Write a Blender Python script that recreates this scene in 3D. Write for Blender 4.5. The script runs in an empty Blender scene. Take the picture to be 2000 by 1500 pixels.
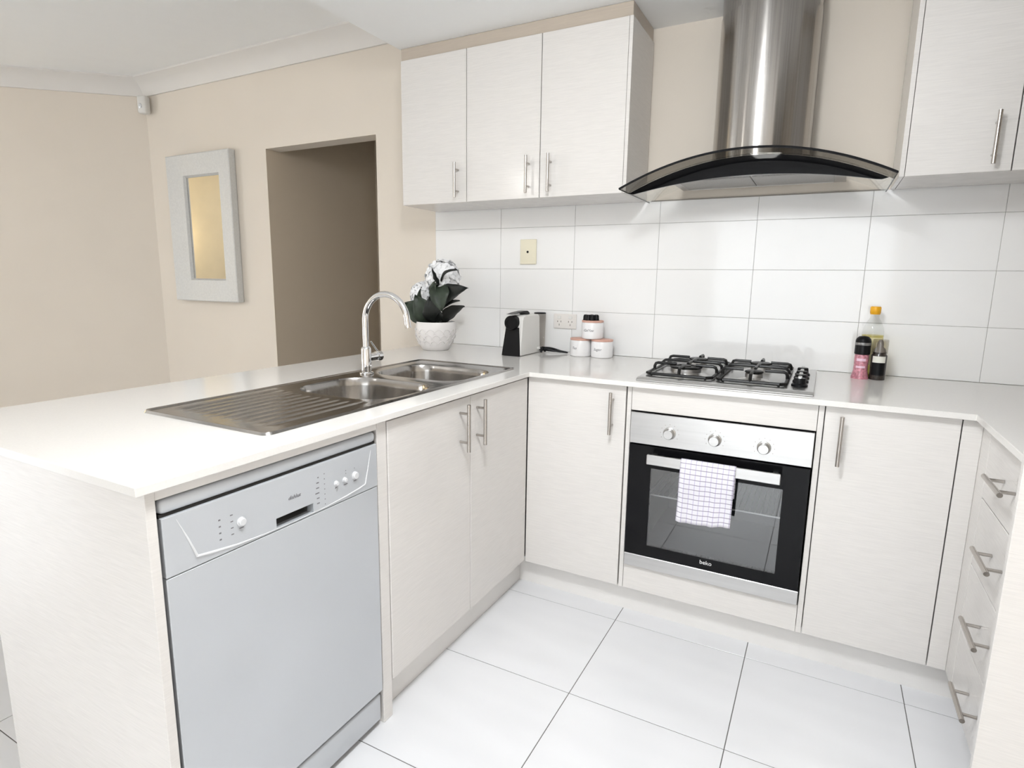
import bpy, bmesh, math, random
from mathutils import Vector, Matrix
random.seed(7)
S = bpy.context.scene
COL = S.collection
PI = math.pi

# ------------------------------------------------------------------ camera
cam = bpy.data.cameras.new('camera'); cam.sensor_width = 36.0; cam.lens = 1144.35 / 2000 * 36
cam.clip_start = 0.02; cam.clip_end = 60
camo = bpy.data.objects.new('camera', cam); COL.objects.link(camo)
CAM = Vector((1.0109, -2.7263, 1.2666)); YAW, PITCH, ROLL = 0.4865, -0.1755, 0.0142
_F = Vector((-math.sin(YAW) * math.cos(PITCH), math.cos(YAW) * math.cos(PITCH), math.sin(PITCH)))
_R = Vector((math.cos(YAW), math.sin(YAW), 0)); _U = _R.cross(_F)
_r = _R * math.cos(ROLL) + _U * math.sin(ROLL); _u = -_R * math.sin(ROLL) + _U * math.cos(ROLL)
camo.matrix_world = Matrix(((_r.x, _u.x, -_F.x, CAM.x), (_r.y, _u.y, -_F.y, CAM.y), (_r.z, _u.z, -_F.z, CAM.z), (0, 0, 0, 1)))
S.camera = camo

# ------------------------------------------------------------------ world, daylight, exposure
W = bpy.data.worlds.new('sky'); S.world = W; W.use_nodes = True
W.node_tree.nodes['Background'].inputs[0].default_value = (0.93, 0.96, 1.0, 1)
W.node_tree.nodes['Background'].inputs[1].default_value = 1.2
def area(name, loc, rot, sx, sy, watts, color):
    l = bpy.data.lights.new(name, 'AREA'); l.shape = 'RECTANGLE'; l.size = sx; l.size_y = sy
    l.energy = watts; l.color = color
    o = bpy.data.objects.new(name, l); o.location = loc; o.rotation_euler = rot; COL.objects.link(o)
    return o
# daylight standing in the openings of the glass door and the living-room window behind the camera
area('daylight_glass_door', (0.65, -5.96, 1.10), (PI / 2, 0, 0), 2.1, 2.05, 52, (0.93, 0.97, 1.0))
area('daylight_living_window', (-6.16, -3.9, 1.25), (PI / 2, 0, -PI / 2), 2.0, 1.9, 82, (0.95, 0.975, 1.0))
S.view_settings.view_transform = 'Standard'; S.view_settings.look = 'None'
S.view_settings.exposure = -0.17; S.view_settings.gamma = 1.0; S.view_settings.use_curve_mapping = False
S.cycles.use_denoising = True
S.cycles.max_bounces = 5; S.cycles.diffuse_bounces = 3; S.cycles.glossy_bounces = 3
S.cycles.use_adaptive_sampling = True; S.cycles.adaptive_threshold = 0.1; S.cycles.adaptive_min_samples = 10
S.cycles.transmission_bounces = 6; S.cycles.transparent_max_bounces = 10
S.cycles.caustics_reflective = False; S.cycles.caustics_refractive = False
S.cycles.sample_clamp_indirect = 6.0

# ------------------------------------------------------------------ materials
def lin(c):
    c = c / 255.0
    return c / 12.92 if c <= 0.04045 else ((c + 0.055) / 1.055) ** 2.4
def rgb(r, g, b): return (lin(r), lin(g), lin(b), 1)
def mat(name, col, rough=0.5, metal=0.0, vary=0.0, vscale=(8, 8, 8), bump=0.0, bscale=None, coat=0.0, ior=1.45, trans=0.0, detail=1.0, rvary=0.0, spec=0.5):
    m = bpy.data.materials.new(name); m.use_nodes = True
    nt = m.node_tree; b = nt.nodes['Principled BSDF']
    b.inputs['Base Color'].default_value = col; b.inputs['Roughness'].default_value = rough
    b.inputs['Metallic'].default_value = metal; b.inputs['IOR'].default_value = ior
    b.inputs['Coat Weight'].default_value = coat; b.inputs['Coat Roughness'].default_value = 0.04
    b.inputs['Transmission Weight'].default_value = trans
    b.inputs['Specular IOR Level'].default_value = spec
    tc = nt.nodes.new('ShaderNodeTexCoord')
    def noise(scale):
        mp = nt.nodes.new('ShaderNodeMapping'); mp.inputs['Scale'].default_value = scale
        n = nt.nodes.new('ShaderNodeTexNoise'); n.inputs['Scale'].default_value = 1.0; n.inputs['Detail'].default_value = detail
        nt.links.new(tc.outputs['Object'], mp.inputs[0]); nt.links.new(mp.outputs[0], n.inputs['Vector'])
        return n
    n = noise(vscale) if (vary or rvary or bump) else None
    if vary:
        r = nt.nodes.new('ShaderNodeMapRange'); r.inputs[1].default_value = 0.3; r.inputs[2].default_value = 0.7
        r.inputs[3].default_value = 1 - vary; r.inputs[4].default_value = 1 + vary * 0.5
        nt.links.new(n.outputs['Fac'], r.inputs[0])
        mx = nt.nodes.new('ShaderNodeMix'); mx.data_type = 'RGBA'; mx.blend_type = 'MULTIPLY'; mx.inputs[0].default_value = 1.0
        mx.inputs[6].default_value = col; nt.links.new(r.outputs[0], mx.inputs[7])
        nt.links.new(mx.outputs[2], b.inputs['Base Color'])
    if rvary:
        r = nt.nodes.new('ShaderNodeMapRange'); r.inputs[1].default_value = 0.3; r.inputs[2].default_value = 0.7
        r.inputs[3].default_value = max(0.02, rough - rvary); r.inputs[4].default_value = rough + rvary
        nt.links.new(n.outputs['Fac'], r.inputs[0]); nt.links.new(r.outputs[0], b.inputs['Roughness'])
    if bump:
        nb = noise(bscale) if bscale else n
        bp = nt.nodes.new('ShaderNodeBump'); bp.inputs['Strength'].default_value = bump; bp.inputs['Distance'].default_value = 0.002
        nt.links.new(nb.outputs['Fac'], bp.inputs['Height']); nt.links.new(bp.outputs[0], b.inputs['Normal'])
    return m
M = {}
M['laminate'] = mat('cream_laminate_with_fine_grain', rgb(224, 220, 216), 0.15, vary=0.05, vscale=(16, 16, 620), bump=0.02)
M['laminate_edge'] = mat('laminate_edge', rgb(234, 231, 228), 0.3, vary=0.02)
M['taupe'] = mat('taupe_laminate', rgb(192, 180, 166), 0.3, vary=0.04, vscale=(16, 16, 500))
M['carcass'] = mat('carcass_white', rgb(205, 200, 194), 0.5, vary=0.02)
M['shadow_gap'] = mat('dark_gap', rgb(40, 38, 36), 0.8, vary=0.05)
M['stone'] = mat('white_quartz', rgb(229, 226, 222), 0.11, vary=0.02, vscale=(260, 260, 260))
M['wall'] = mat('beige_paint', rgb(231, 221, 208), 0.75, vary=0.015, vscale=(3, 3, 3), bump=0.06, bscale=(180, 180, 180))
M['warm_wall'] = mat('warm_cream_paint', rgb(238, 222, 188), 0.75, vary=0.02)
M['ceiling'] = mat('ceiling_white', rgb(252, 252, 251), 0.8, vary=0.01, bump=0.03, bscale=(90, 90, 90))
M['cornice'] = mat('cornice_white', rgb(228, 224, 219), 0.6, vary=0.01)
M['hall_wall'] = mat('wall_paint_with_hall_shade', rgb(212, 197, 176), 0.75, vary=0.015, vscale=(3, 3, 3))  # hall shade put into the colour: the beige wall paint, darkened
M['tile'] = mat('white_wall_tile', rgb(245, 244, 243), 0.07, vary=0.012, vscale=(2, 2, 2), bump=0.015, bscale=(5, 5, 5))
M['wall_grout'] = mat('grey_wall_grout', rgb(188, 185, 182), 0.8, vary=0.03)
M['floor_tile'] = mat('white_floor_tile', rgb(236, 236, 238), 0.2, vary=0.03, vscale=(2.2, 9, 2), bump=0.02, bscale=(4, 40, 4), rvary=0.05)
M['floor_grout'] = mat('grey_floor_grout', rgb(112, 110, 108), 0.85, vary=0.05, vscale=(40, 40, 40))
M['steel'] = mat('brushed_steel', (0.42, 0.40, 0.38, 1), 0.2, 1.0, vary=0.14, vscale=(160, 160, 2), bump=0.015)
M['steel_bright'] = mat('satin_steel', (0.58, 0.575, 0.57, 1), 0.28, 1.0, vary=0.05, vscale=(2, 60, 90))
M['hob_steel'] = mat('hob_steel', (0.60, 0.595, 0.59, 1), 0.3, 1.0, vary=0.05, vscale=(2, 60, 90))
M['handle'] = mat('brushed_nickel', (0.50, 0.47, 0.44, 1), 0.25, 1.0, vary=0.03, vscale=(20, 20, 20))
M['sink'] = mat('sink_steel', (0.36, 0.345, 0.33, 1), 0.19, 1.0, vary=0.08, vscale=(14, 90, 14), rvary=0.05)
M['chrome'] = mat('chrome', (0.78, 0.78, 0.79, 1), 0.05, 1.0, vary=0.01)
M['silver'] = mat('silver_paint', rgb(198, 201, 205), 0.3, 0.25, vary=0.04, vscale=(3, 3, 3))
M['silver_light'] = mat('silver_paint_light', rgb(226, 227, 229), 0.3, 0.2, vary=0.02)
M['silver_dark'] = mat('silver_paint_dark', rgb(140, 139, 138), 0.3, 0.5, vary=0.03)
M['black_gloss'] = mat('black_glass', (0.006, 0.006, 0.007, 1), 0.03, ior=1.5, vary=0.02, spec=0.16)
M['black'] = mat('black_plastic', (0.008, 0.008, 0.009, 1), 0.35, vary=0.1, vscale=(40, 40, 40), spec=0.2)
M['black_iron'] = mat('black_enamel_iron', (0.008, 0.008, 0.008, 1), 0.35, spec=0.3, vary=0.2, vscale=(60, 60, 60), bump=0.05)
M['white_plastic'] = mat('white_plastic', rgb(230, 228, 224), 0.35, vary=0.01)
M['cream_plastic'] = mat('cream_plastic', rgb(236, 229, 206), 0.4, vary=0.02)
M['outlet_plastic'] = mat('outlet_plastic', rgb(236, 231, 226), 0.4, vary=0.01)
M['slot'] = mat('slot_grey', rgb(150, 143, 136), 0.6, vary=0.05)
M['ceramic'] = mat('white_ceramic', rgb(238, 234, 232), 0.35, vary=0.02, bump=0.5, bscale=(55, 55, 30))
M['canister'] = mat('canister_white', rgb(236, 234, 234), 0.25, vary=0.01)
M['rose'] = mat('rose_lid', rgb(214, 168, 152), 0.4, vary=0.08, vscale=(30, 90, 30))
M['ink'] = mat('grey_ink', rgb(120, 118, 122), 0.6, vary=0.05)
M['white_ink'] = mat('white_ink', rgb(240, 240, 240), 0.5, vary=0.02)
M['leaf'] = mat('dark_green_leaf', rgb(52, 62, 50), 0.45, vary=0.35, vscale=(30, 30, 30), bump=0.2)
M['leaf_dark'] = mat('blackish_green_leaf', rgb(30, 33, 30), 0.45, vary=0.3, vscale=(30, 30, 30))
M['petal'] = mat('white_petal', rgb(252, 252, 253), 0.7, vary=0.02, vscale=(60, 60, 60))
M['soil'] = mat('dark_soil', rgb(45, 40, 34), 0.9, vary=0.3, vscale=(90, 90, 90), bump=0.6)
M['mirror'] = mat('mirror_glass', (0.93, 0.92, 0.9, 1), 0.03, 1.0, vary=0.01)
M['mirror_frame'] = mat('silver_white_frame', rgb(214, 213, 210), 0.5, 0.05, vary=0.05, vscale=(90, 90, 90), bump=0.1, bscale=(60, 60, 60))
M['yellow'] = mat('yellow_cap', rgb(236, 172, 28), 0.4, vary=0.05)

M['label_cream'] = mat('cream_label', rgb(236, 226, 178), 0.5, vary=0.05)
M['label_white'] = mat('white_label', rgb(232, 230, 220), 0.5, vary=0.05)
M['label_pink'] = mat('pale_pink_label', rgb(240, 205, 222), 0.5, vary=0.05)
M['pink_salt'] = mat('pink_salt', rgb(208, 138, 152), 0.4, vary=0.35, vscale=(120, 120, 120), coat=0.6)
M['pepper'] = mat('black_peppercorn', rgb(52, 44, 38), 0.5, vary=0.5, vscale=(160, 160, 160), coat=0.6)
M['enamel'] = mat('grey_oven_enamel', rgb(70, 73, 76), 0.3, vary=0.1)
M['aluminium'] = mat('cast_aluminium', (0.62, 0.61, 0.6, 1), 0.35, 1.0, vary=0.1)
M['filter'] = mat('grey_mesh_filter', rgb(168, 166, 163), 0.45, 0.4, vary=0.12, vscale=(220, 220, 220))

for k_, rot_ in (('steel', 0.25),):
    nt_ = M[k_].node_tree; b_ = nt_.nodes['Principled BSDF']; b_.inputs['Anisotropic'].default_value = 0.85; b_.inputs['Anisotropic Rotation'].default_value = rot_
    tg_ = nt_.nodes.new('ShaderNodeTangent'); tg_.direction_type = 'RADIAL'; tg_.axis = 'Z'; nt_.links.new(tg_.outputs[0], b_.inputs['Tangent'])
def glass(name, tint, gloss=0.06, rough=0.02, edge=0.6):
    """thin sheet: tinted see-through mixed with a mirror-like reflection"""
    m = bpy.data.materials.new(name); m.use_nodes = True; nt = m.node_tree; nt.nodes.clear()
    out = nt.nodes.new('ShaderNodeOutputMaterial'); mx = nt.nodes.new('ShaderNodeMixShader')
    t = nt.nodes.new('ShaderNodeBsdfTransparent'); t.inputs[0].default_value = tint
    g = nt.nodes.new('ShaderNodeBsdfGlossy'); g.inputs['Roughness'].default_value = rough; g.inputs[0].default_value = (1, 1, 1, 1)
    lw = nt.nodes.new('ShaderNodeLayerWeight'); pw = nt.nodes.new('ShaderNodeMath'); pw.operation = 'POWER'; pw.inputs[1].default_value = 5.0
    nt.links.new(lw.outputs['Facing'], pw.inputs[0])
    ad = nt.nodes.new('ShaderNodeMath'); ad.operation = 'MULTIPLY_ADD'; ad.use_clamp = True; ad.inputs[1].default_value = edge; ad.inputs[2].default_value = gloss
    nt.links.new(pw.outputs[0], ad.inputs[0]); nt.links.new(ad.outputs[0], mx.inputs[0])
    nt.links.new(t.outputs[0], mx.inputs[1]); nt.links.new(g.outputs[0], mx.inputs[2]); nt.links.new(mx.outputs[0], out.inputs[0])
    return m
M['clear'] = glass('clear_plastic', (0.93, 0.935, 0.93, 1), 0.02, edge=0.5)
M['smoke'] = glass('smoked_plastic', (0.80, 0.785, 0.77, 1), 0.03)
M['canopy_glass'] = glass('grey_tinted_glass', (0.62, 0.61, 0.59, 1), 0.01, edge=0.10)
M['oven_window'] = glass('oven_window_glass', (0.80, 0.81, 0.82, 1), 0.10)
M['oil'] = glass('yellow_oil', (0.93, 0.87, 0.52, 1), 0.0)
M['pane'] = glass('window_glass', (0.96, 0.98, 0.97, 1), 0.0)

def towel_material():
    m = bpy.data.materials.new('checked_towel'); m.use_nodes = True; nt = m.node_tree; b = nt.nodes['Principled BSDF']
    b.inputs['Roughness'].default_value = 0.9
    uv = nt.nodes.new('ShaderNodeUVMap'); uv.uv_map = 'UVMap'
    sp = nt.nodes.new('ShaderNodeSeparateXYZ'); nt.links.new(uv.outputs[0], sp.inputs[0])
    prev = None
    for k, (axis, pitch, width, colr) in enumerate(((0, 0.0175, 0.0024, rgb(196, 188, 212)), (1, 0.0175, 0.0022, rgb(140, 132, 152)))):
        d = nt.nodes.new('ShaderNodeMath'); d.operation = 'PINGPONG'; d.inputs[1].default_value = pitch / 2
        nt.links.new(sp.outputs[axis], d.inputs[0])
        l = nt.nodes.new('ShaderNodeMath'); l.operation = 'LESS_THAN'; l.inputs[1].default_value = width / 2
        nt.links.new(d.outputs[0], l.inputs[0])
        mx = nt.nodes.new('ShaderNodeMix'); mx.data_type = 'RGBA'
        nt.links.new(l.outputs[0], mx.inputs[0])
        if prev: nt.links.new(prev, mx.inputs[6])
        else: mx.inputs[6].default_value = rgb(228, 226, 232)
        mx.inputs[7].default_value = colr; prev = mx.outputs[2]
    nt.links.new(prev, b.inputs['Base Color'])
    return m
M['towel'] = towel_material()

# ------------------------------------------------------------------ mesh helpers (world coordinates)
ORG = {}
def bm_new(): return bmesh.new()
def bx(bm, x0, x1, y0, y1, z0, z1, bev=0.0, seg=1):
    x0, x1 = min(x0, x1), max(x0, x1); y0, y1 = min(y0, y1), max(y0, y1); z0, z1 = min(z0, z1), max(z0, z1)
    t = bmesh.new()
    bmesh.ops.create_cube(t, size=1.0)
    for v in t.verts:
        v.co = Vector(((x0 + x1) / 2 + v.co.x * (x1 - x0), (y0 + y1) / 2 + v.co.y * (y1 - y0), (z0 + z1) / 2 + v.co.z * (z1 - z0)))
    if bev: bmesh.ops.bevel(t, geom=t.edges[:], offset=bev, segments=seg, affect='EDGES', profile=0.5)
    add(bm, t); return bm
def add(bm, t):
    vs = {v: bm.verts.new(v.co) for v in t.verts}
    for f in t.faces:
        try: bm.faces.new([vs[v] for v in f.verts])
        except ValueError: pass
    t.free()
def box(*a, **k): return bx(bm_new(), *a, **k)
def ring_frame(d):
    d = d.normalized(); a = Vector((0, 0, 1)) if abs(d.z) < 0.9 else Vector((1, 0, 0))
    s = d.cross(a).normalized(); return s, d.cross(s).normalized()
def tube(bm, pts, r, n=10, cap=True):
    pts = [Vector(p) for p in pts]; rs = r if isinstance(r, (list, tuple)) else [r] * len(pts)
    rings = []; s = None
    for i, p in enumerate(pts):
        d = (pts[min(i + 1, len(pts) - 1)] - pts[max(i - 1, 0)]).normalized()
        if s is None: s, w = ring_frame(d)
        else:
            s = (s - d * s.dot(d)).normalized(); w = d.cross(s)
        rings.append([bm.verts.new(p + (s * math.cos(2 * PI * k / n) + w * math.sin(2 * PI * k / n)) * rs[i]) for k in range(n)])
    for a, b in zip(rings, rings[1:]):
        for k in range(n): bm.faces.new((a[k], a[(k + 1) % n], b[(k + 1) % n], b[k]))
    if cap: bm.faces.new(rings[0][::-1]); bm.faces.new(rings[-1])
    return bm
def lathe(bm, prof, c, n=24, axis='z', close=True):
    """prof: list of (radius, height) from bottom to top, c the base centre"""
    c = Vector(c); rings = []
    def pt(r, h, a):
        u, v = r * math.cos(a), r * math.sin(a)
        return c + (Vector((u, v, h)) if axis == 'z' else Vector((u, -h, v)) if axis == 'y' else Vector((h, u, v)))
    for r, h in prof:
        if r < 1e-6: rings.append([bm.verts.new(pt(0, h, 0))])
        else: rings.append([bm.verts.new(pt(r, h, 2 * PI * k / n)) for k in range(n)])
    for a, b in zip(rings, rings[1:]):
        for k in range(n):
            if len(a) == 1 and len(b) == 1: continue
            if len(a) == 1: bm.faces.new((a[0], b[(k + 1) % n], b[k]))
            elif len(b) == 1: bm.faces.new((a[k], a[(k + 1) % n], b[0]))
            else: bm.faces.new((a[k], a[(k + 1) % n], b[(k + 1) % n], b[k]))
    if close:
        if len(rings[0]) > 1: bm.faces.new(rings[0][::-1])
        if len(rings[-1]) > 1: bm.faces.new(rings[-1])
    return bm
def prism(bm, poly, d):
    """extrude a planar polygon (list of points) by vector d"""
    d = Vector(d); a = [bm.verts.new(Vector(p)) for p in poly]; b = [bm.verts.new(Vector(p) + d) for p in poly]
    n = len(poly); bm.faces.new(a[::-1]); bm.faces.new(b)
    for k in range(n): bm.faces.new((a[k], a[(k + 1) % n], b[(k + 1) % n], b[k]))
    return bm
def cells(bm, us, vs, inside, w0, w1, axes='xyz'):
    """a slab of rectangular cells with openings, merged into one clean solid"""
    P = {}
    def vert(i, j, k):
        if (i, j, k) not in P:
            c = {axes[0]: us[i], axes[1]: vs[j], axes[2]: (w0, w1)[k]}
            P[(i, j, k)] = bm.verts.new((c['x'], c['y'], c['z']))
        return P[(i, j, k)]
    def has(i, j): return 0 <= i < len(us) - 1 and 0 <= j < len(vs) - 1 and inside((us[i] + us[i + 1]) / 2, (vs[j] + vs[j + 1]) / 2)
    for i in range(len(us) - 1):
        for j in range(len(vs) - 1):
            if not has(i, j): continue
            bm.faces.new([vert(i, j, 1), vert(i + 1, j, 1), vert(i + 1, j + 1, 1), vert(i, j + 1, 1)])
            bm.faces.new([vert(i, j, 0), vert(i, j + 1, 0), vert(i + 1, j + 1, 0), vert(i + 1, j, 0)])
            for di, dj, a, b in ((-1, 0, (i, j), (i, j + 1)), (1, 0, (i + 1, j + 1), (i + 1, j)), (0, -1, (i + 1, j), (i, j)), (0, 1, (i, j + 1), (i + 1, j + 1))):
                if not has(i + di, j + dj): bm.faces.new([vert(*a, 0), vert(*b, 0), vert(*b, 1), vert(*a, 1)])
    return bm
def obj(name, bm, m, parent=None, smooth=False, label=None, bevel=0.0, kind=None):
    bmesh.ops.recalc_face_normals(bm, faces=bm.faces[:])
    if parent is not None: org = ORG[parent.name]
    else:
        xs = [v.co.x for v in bm.verts]; ys = [v.co.y for v in bm.verts]; zs = [v.co.z for v in bm.verts]
        org = Vector(((min(xs) + max(xs)) / 2, (min(ys) + max(ys)) / 2, min(zs)))
    bmesh.ops.translate(bm, verts=bm.verts[:], vec=-org)
    if smooth:
        for f in bm.faces: f.smooth = True
        for e in bm.edges:
            if len(e.link_faces) == 2 and e.calc_face_angle(0) > math.radians(38): e.smooth = False
    me = bpy.data.meshes.new(name); bm.to_mesh(me); bm.free()
    me.materials.append(M[m])
    o = bpy.data.objects.new(name, me); COL.objects.link(o)
    if parent is not None: o.parent = parent
    else: o.location = org
    ORG[o.name] = org
    if bevel:
        b = o.modifiers.new('bevel', 'BEVEL'); b.width = bevel; b.segments = 2; b.limit_method = 'ANGLE'; b.angle_limit = math.radians(40)
    if label: o['label'] = label
    if kind: o['kind'] = kind
    return o
def thing(name, label, cat, loc, group=None):
    o = bpy.data.objects.new(name, None); o.empty_display_size = 0.05; COL.objects.link(o); o.location = loc
    o['label'] = label; o['category'] = cat
    if group: o['group'] = group
    ORG[o.name] = Vector(loc); return o
def tag(o, label, cat, group=None):
    o['label'] = label; o['category'] = cat
    if group: o['group'] = group
    return o
def struct(name, bm, m, label=None, parent=None, **k):
    o = obj(name, bm, m, parent, **k)
    if parent is None:
        o['kind'] = 'structure'
        if label: o['label'] = label
    return o
def text(name, body, size, m, parent, mtx, extrude=0.0004, shear=0.0):
    c = bpy.data.curves.new(name, 'FONT'); c.body = body; c.size = size; c.extrude = extrude; c.shear = shear
    c.align_x = 'CENTER'; c.align_y = 'CENTER'; c.resolution_u = 3
    t = bpy.data.objects.new(name + '_tmp', c); COL.objects.link(t)
    dg = bpy.context.evaluated_depsgraph_get(); me = bpy.data.meshes.new_from_object(t.evaluated_get(dg))
    bpy.data.objects.remove(t); bpy.data.curves.remove(c)
    org = ORG[parent.name]; me.transform(Matrix.Translation(-org) @ mtx); me.materials.append(M[m])
    o = bpy.data.objects.new(name, me); COL.objects.link(o); o.parent = parent; ORG[o.name] = org
    return o
def facing_y(x, y, z):   # text on a face looking towards -y
    return Matrix.Translation((x, y, z)) @ Matrix.Rotation(PI / 2, 4, 'X')
def facing_x(x, y, z):   # text on a face looking towards +x
    return Matrix.Translation((x, y, z)) @ Matrix.Rotation(PI / 2, 4, 'Z') @ Matrix.Rotation(PI / 2, 4, 'X')

# ------------------------------------------------------------------ measured frame of the room
H, T = 0.914, 0.018            # worktop height and thickness
FY = -0.68                     # front of the doors below the tiled wall
FXR = 1.437                    # front of the drawers at the right
ZB, ZK = 0.893, 0.111          # door top / bottom
ZLOW, ZHIGH = 2.347, 2.633     # kitchen ceiling, living-room ceiling
YW = 0.004                     # painted face of the long wall
REAR, RIGHT, WEST = -6.0, 2.10, -6.2
DX0, DX1, DZ = -2.232, -1.327, 2.067   # doorway

# ------------------------------------------------------------------ floor with its tiles
fl = struct('floor', box(WEST, RIGHT + .1, REAR - .1, 2.0, -0.06, -0.0014), 'floor_grout')
TX, TY, TW = 0.4166, -0.7344, 0.4600
tile_me = None
i0, i1 = math.floor((WEST - TX) / TW), math.ceil((RIGHT - TX) / TW)
for i in range(-10, i1):
    for j in range(-3, 12):
        x0, y1 = TX + i * 0.4612, TY - j * 0.459
        if x0 > RIGHT - .05 or y1 - .459 < REAR - .3: continue
        if tile_me is None:
            t = box(0.0013, 0.4599, -0.4577, -0.0013, -0.010, 0.0, bev=0.0006)
            bmesh.ops.recalc_face_normals(t, faces=t.faces[:])
            tile_me = bpy.data.meshes.new('floor_tile'); t.to_mesh(tile_me); t.free(); tile_me.materials.append(M['floor_tile'])
        o = bpy.data.objects.new('floor_tile', tile_me); COL.objects.link(o); o.parent = fl
        o.location = Vector((x0, y1, 0)) - ORG[fl.name]

# ------------------------------------------------------------------ walls, ceilings, cornice
us = [-3.75, DX0, DX1, RIGHT + .1]; vs = [0.0, DZ, 2.75]
wb = struct('wall_back', cells(bm_new(), us, vs, lambda x, z: not (DX0 < x < DX1 and z < DZ), YW + .113, YW, 'xzy'), 'wall')
# hall behind the doorway
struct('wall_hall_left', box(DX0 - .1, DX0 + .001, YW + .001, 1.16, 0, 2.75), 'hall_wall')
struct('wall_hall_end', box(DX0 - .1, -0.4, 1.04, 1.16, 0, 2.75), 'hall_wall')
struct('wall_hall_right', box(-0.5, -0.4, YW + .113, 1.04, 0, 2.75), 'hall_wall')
struct('ceiling_hall', box(DX0 - .1, -0.4, YW + .113, 1.16, 2.45, 2.5), 'ceiling')
# angled wall at the left and the room beyond it
AX, AY = -3.45, YW; ang = math.radians(180 + 41); DD = Vector((math.cos(ang), math.sin(ang), 0)); NN = Vector((DD.y, -DD.x, 0))
LW = 1.30
def awall(t0, t1, d0, d1, z0, z1):
    A = Vector((AX, AY, 0)); return prism(bm_new(), [A + DD * t0 + NN * d0 + Vector((0, 0, z0)), A + DD * t1 + NN * d0 + Vector((0, 0, z0)), A + DD * t1 + NN * d1 + Vector((0, 0, z0)), A + DD * t0 + NN * d1 + Vector((0, 0, z0))], (0, 0, z1 - z0))
sgn = 1 if (NN.x * (-1) + NN.y * 1) > 0 else -1     # away from the kitchen
struct('wall_left', awall(-0.05, LW, 0, 0.11 * sgn, 0, 2.75), 'wall')
struct('wall_north_west', box(WEST, -3.6, 1.9, 2.0, 0, 2.75), 'wall')
struct('wall_right', box(RIGHT, RIGHT + .1, REAR, YW, 0, 2.75), 'wall')
# rear wall with the glass door and the living-room window
us = [WEST - .1, -0.4, 1.7, RIGHT + .1]; vs = [0.0, 2.15, 2.75]
struct('wall_rear', cells(bm_new(), us, vs, lambda x, z: not (-0.4 < x < 1.7 and z < 2.15), REAR - .12, REAR, 'xzy'), 'wall')
us = [REAR, -4.9, -2.9, 2.0]; vs = [0.0, 0.3, 2.2, 2.75]
struct('wall_west', cells(bm_new(), us, vs, lambda y, z: not (-4.9 < y < -2.9 and 0.3 < z < 2.2), WEST - .12, WEST, 'yzx'), 'warm_wall')
def window(name, x0, x1, z0, z1, axes, base):
    w = struct(name, cells(bm_new(), [x0, x0 + .05, x1 - .05, x1], [z0, z0 + .05, z1 - .05, z1], lambda x, z: not (x0 + .05 < x < x1 - .05 and z0 + .05 < z < z1 - .05), base - .09, base - .05, axes), 'silver_dark')
    xm = (x0 + x1) / 2
    def slab(a, b, d0, d1): return cells(bm_new(), [a, b], [z0 + .05, z1 - .05], lambda x, z: True, base - d0, base - d1, axes)
    obj('mullion', slab(xm - .02, xm + .02, .088, .052), 'silver_dark', w)
    obj('pane', slab(x0 + .05, xm - .02, .073, .067), 'pane', w); obj('pane', slab(xm + .02, x1 - .05, .073, .067), 'pane', w)
window('window_1', -0.4, 1.7, 0.0, 2.15, 'xzy', REAR); window('window_2', -4.9, -2.9, 0.3, 2.2, 'yzx', WEST)
struct('ceiling_kitchen', box(-0.91, RIGHT + .1, REAR, YW, ZLOW, ZHIGH + .1), 'ceiling')
struct('ceiling_living', box(WEST - .1, -0.91, REAR, 2.0, ZHIGH, ZHIGH + .1), 'ceiling')
cov = [(0, 2.522), (0.012, 2.522), (0.016, 2.535), (0.035, 2.572), (0.062, 2.602), (0.092, 2.618), (0.1, 2.623), (0.1, ZHIGH), (0, ZHIGH)]
struct('trim_1', prism(bm_new(), [(-3.5, YW - d, z) for d, z in cov], (2.59, 0, 0)), 'cornice', smooth=True)
A = Vector((AX, AY, 0)) - DD * 0.03
struct('trim_2', prism(bm_new(), [A - NN * sgn * d + Vector((0, 0, z)) for d, z in cov], DD * (LW + .03)), 'cornice', smooth=True)

# splashback tiles, each a piece of the tiled wall (four rows, the top one cut under the cupboards)
gr = struct('splashback_bed', box(-0.919, RIGHT, 0.0012, YW, H, 1.627), 'wall_grout', parent=wb)
wt = {}
for i in range(-1, 7):
    x0 = -0.508 + i * 0.4103; x1 = min(x0 + 0.4103, RIGHT)
    for j in range(4):
        z0 = 0.9139 + j * 0.205; z1 = min(z0 + 0.205, 1.627)
        key = (round(x1 - x0, 3), round(z1 - z0, 3))
        if key not in wt:
            t = box(0.0008, x1 - x0 - .0008, 0.0, 0.005, 0.0008, z1 - z0 - .0008, bev=0.0008)
            bmesh.ops.recalc_face_normals(t, faces=t.faces[:])
            me = bpy.data.meshes.new('wall_tile'); t.to_mesh(me); t.free(); me.materials.append(M['tile']); wt[key] = me
        o = bpy.data.objects.new('wall_tile', wt[key]); COL.objects.link(o); o.parent = wb
        o.location = Vector((x0, -0.001, z0)) - ORG[wb.name]

# ------------------------------------------------------------------ worktop
us = [-0.90, -0.52, -0.09, 0.016, 0.47, 0.95, 1.413, RIGHT - .002]
vs = [-2.194, -1.465, -1.226, -0.73, -0.702, -0.57, -0.15, -0.002]
def top_in(x, y):
    if -0.52 < x < -0.09 and -1.465 < y < -0.73: return False
    if 0.47 < x < 0.95 and -0.57 < y < -0.15: return False
    return x < 0.016 or y > -0.702 or (x > 1.413 and y > -1.226)
tag(obj('worktop', cells(bm_new(), us, vs, top_in, H - T, H), 'stone', bevel=0.0016),
    'continuous white stone worktop over the cupboards and peninsula', 'worktop')

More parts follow.
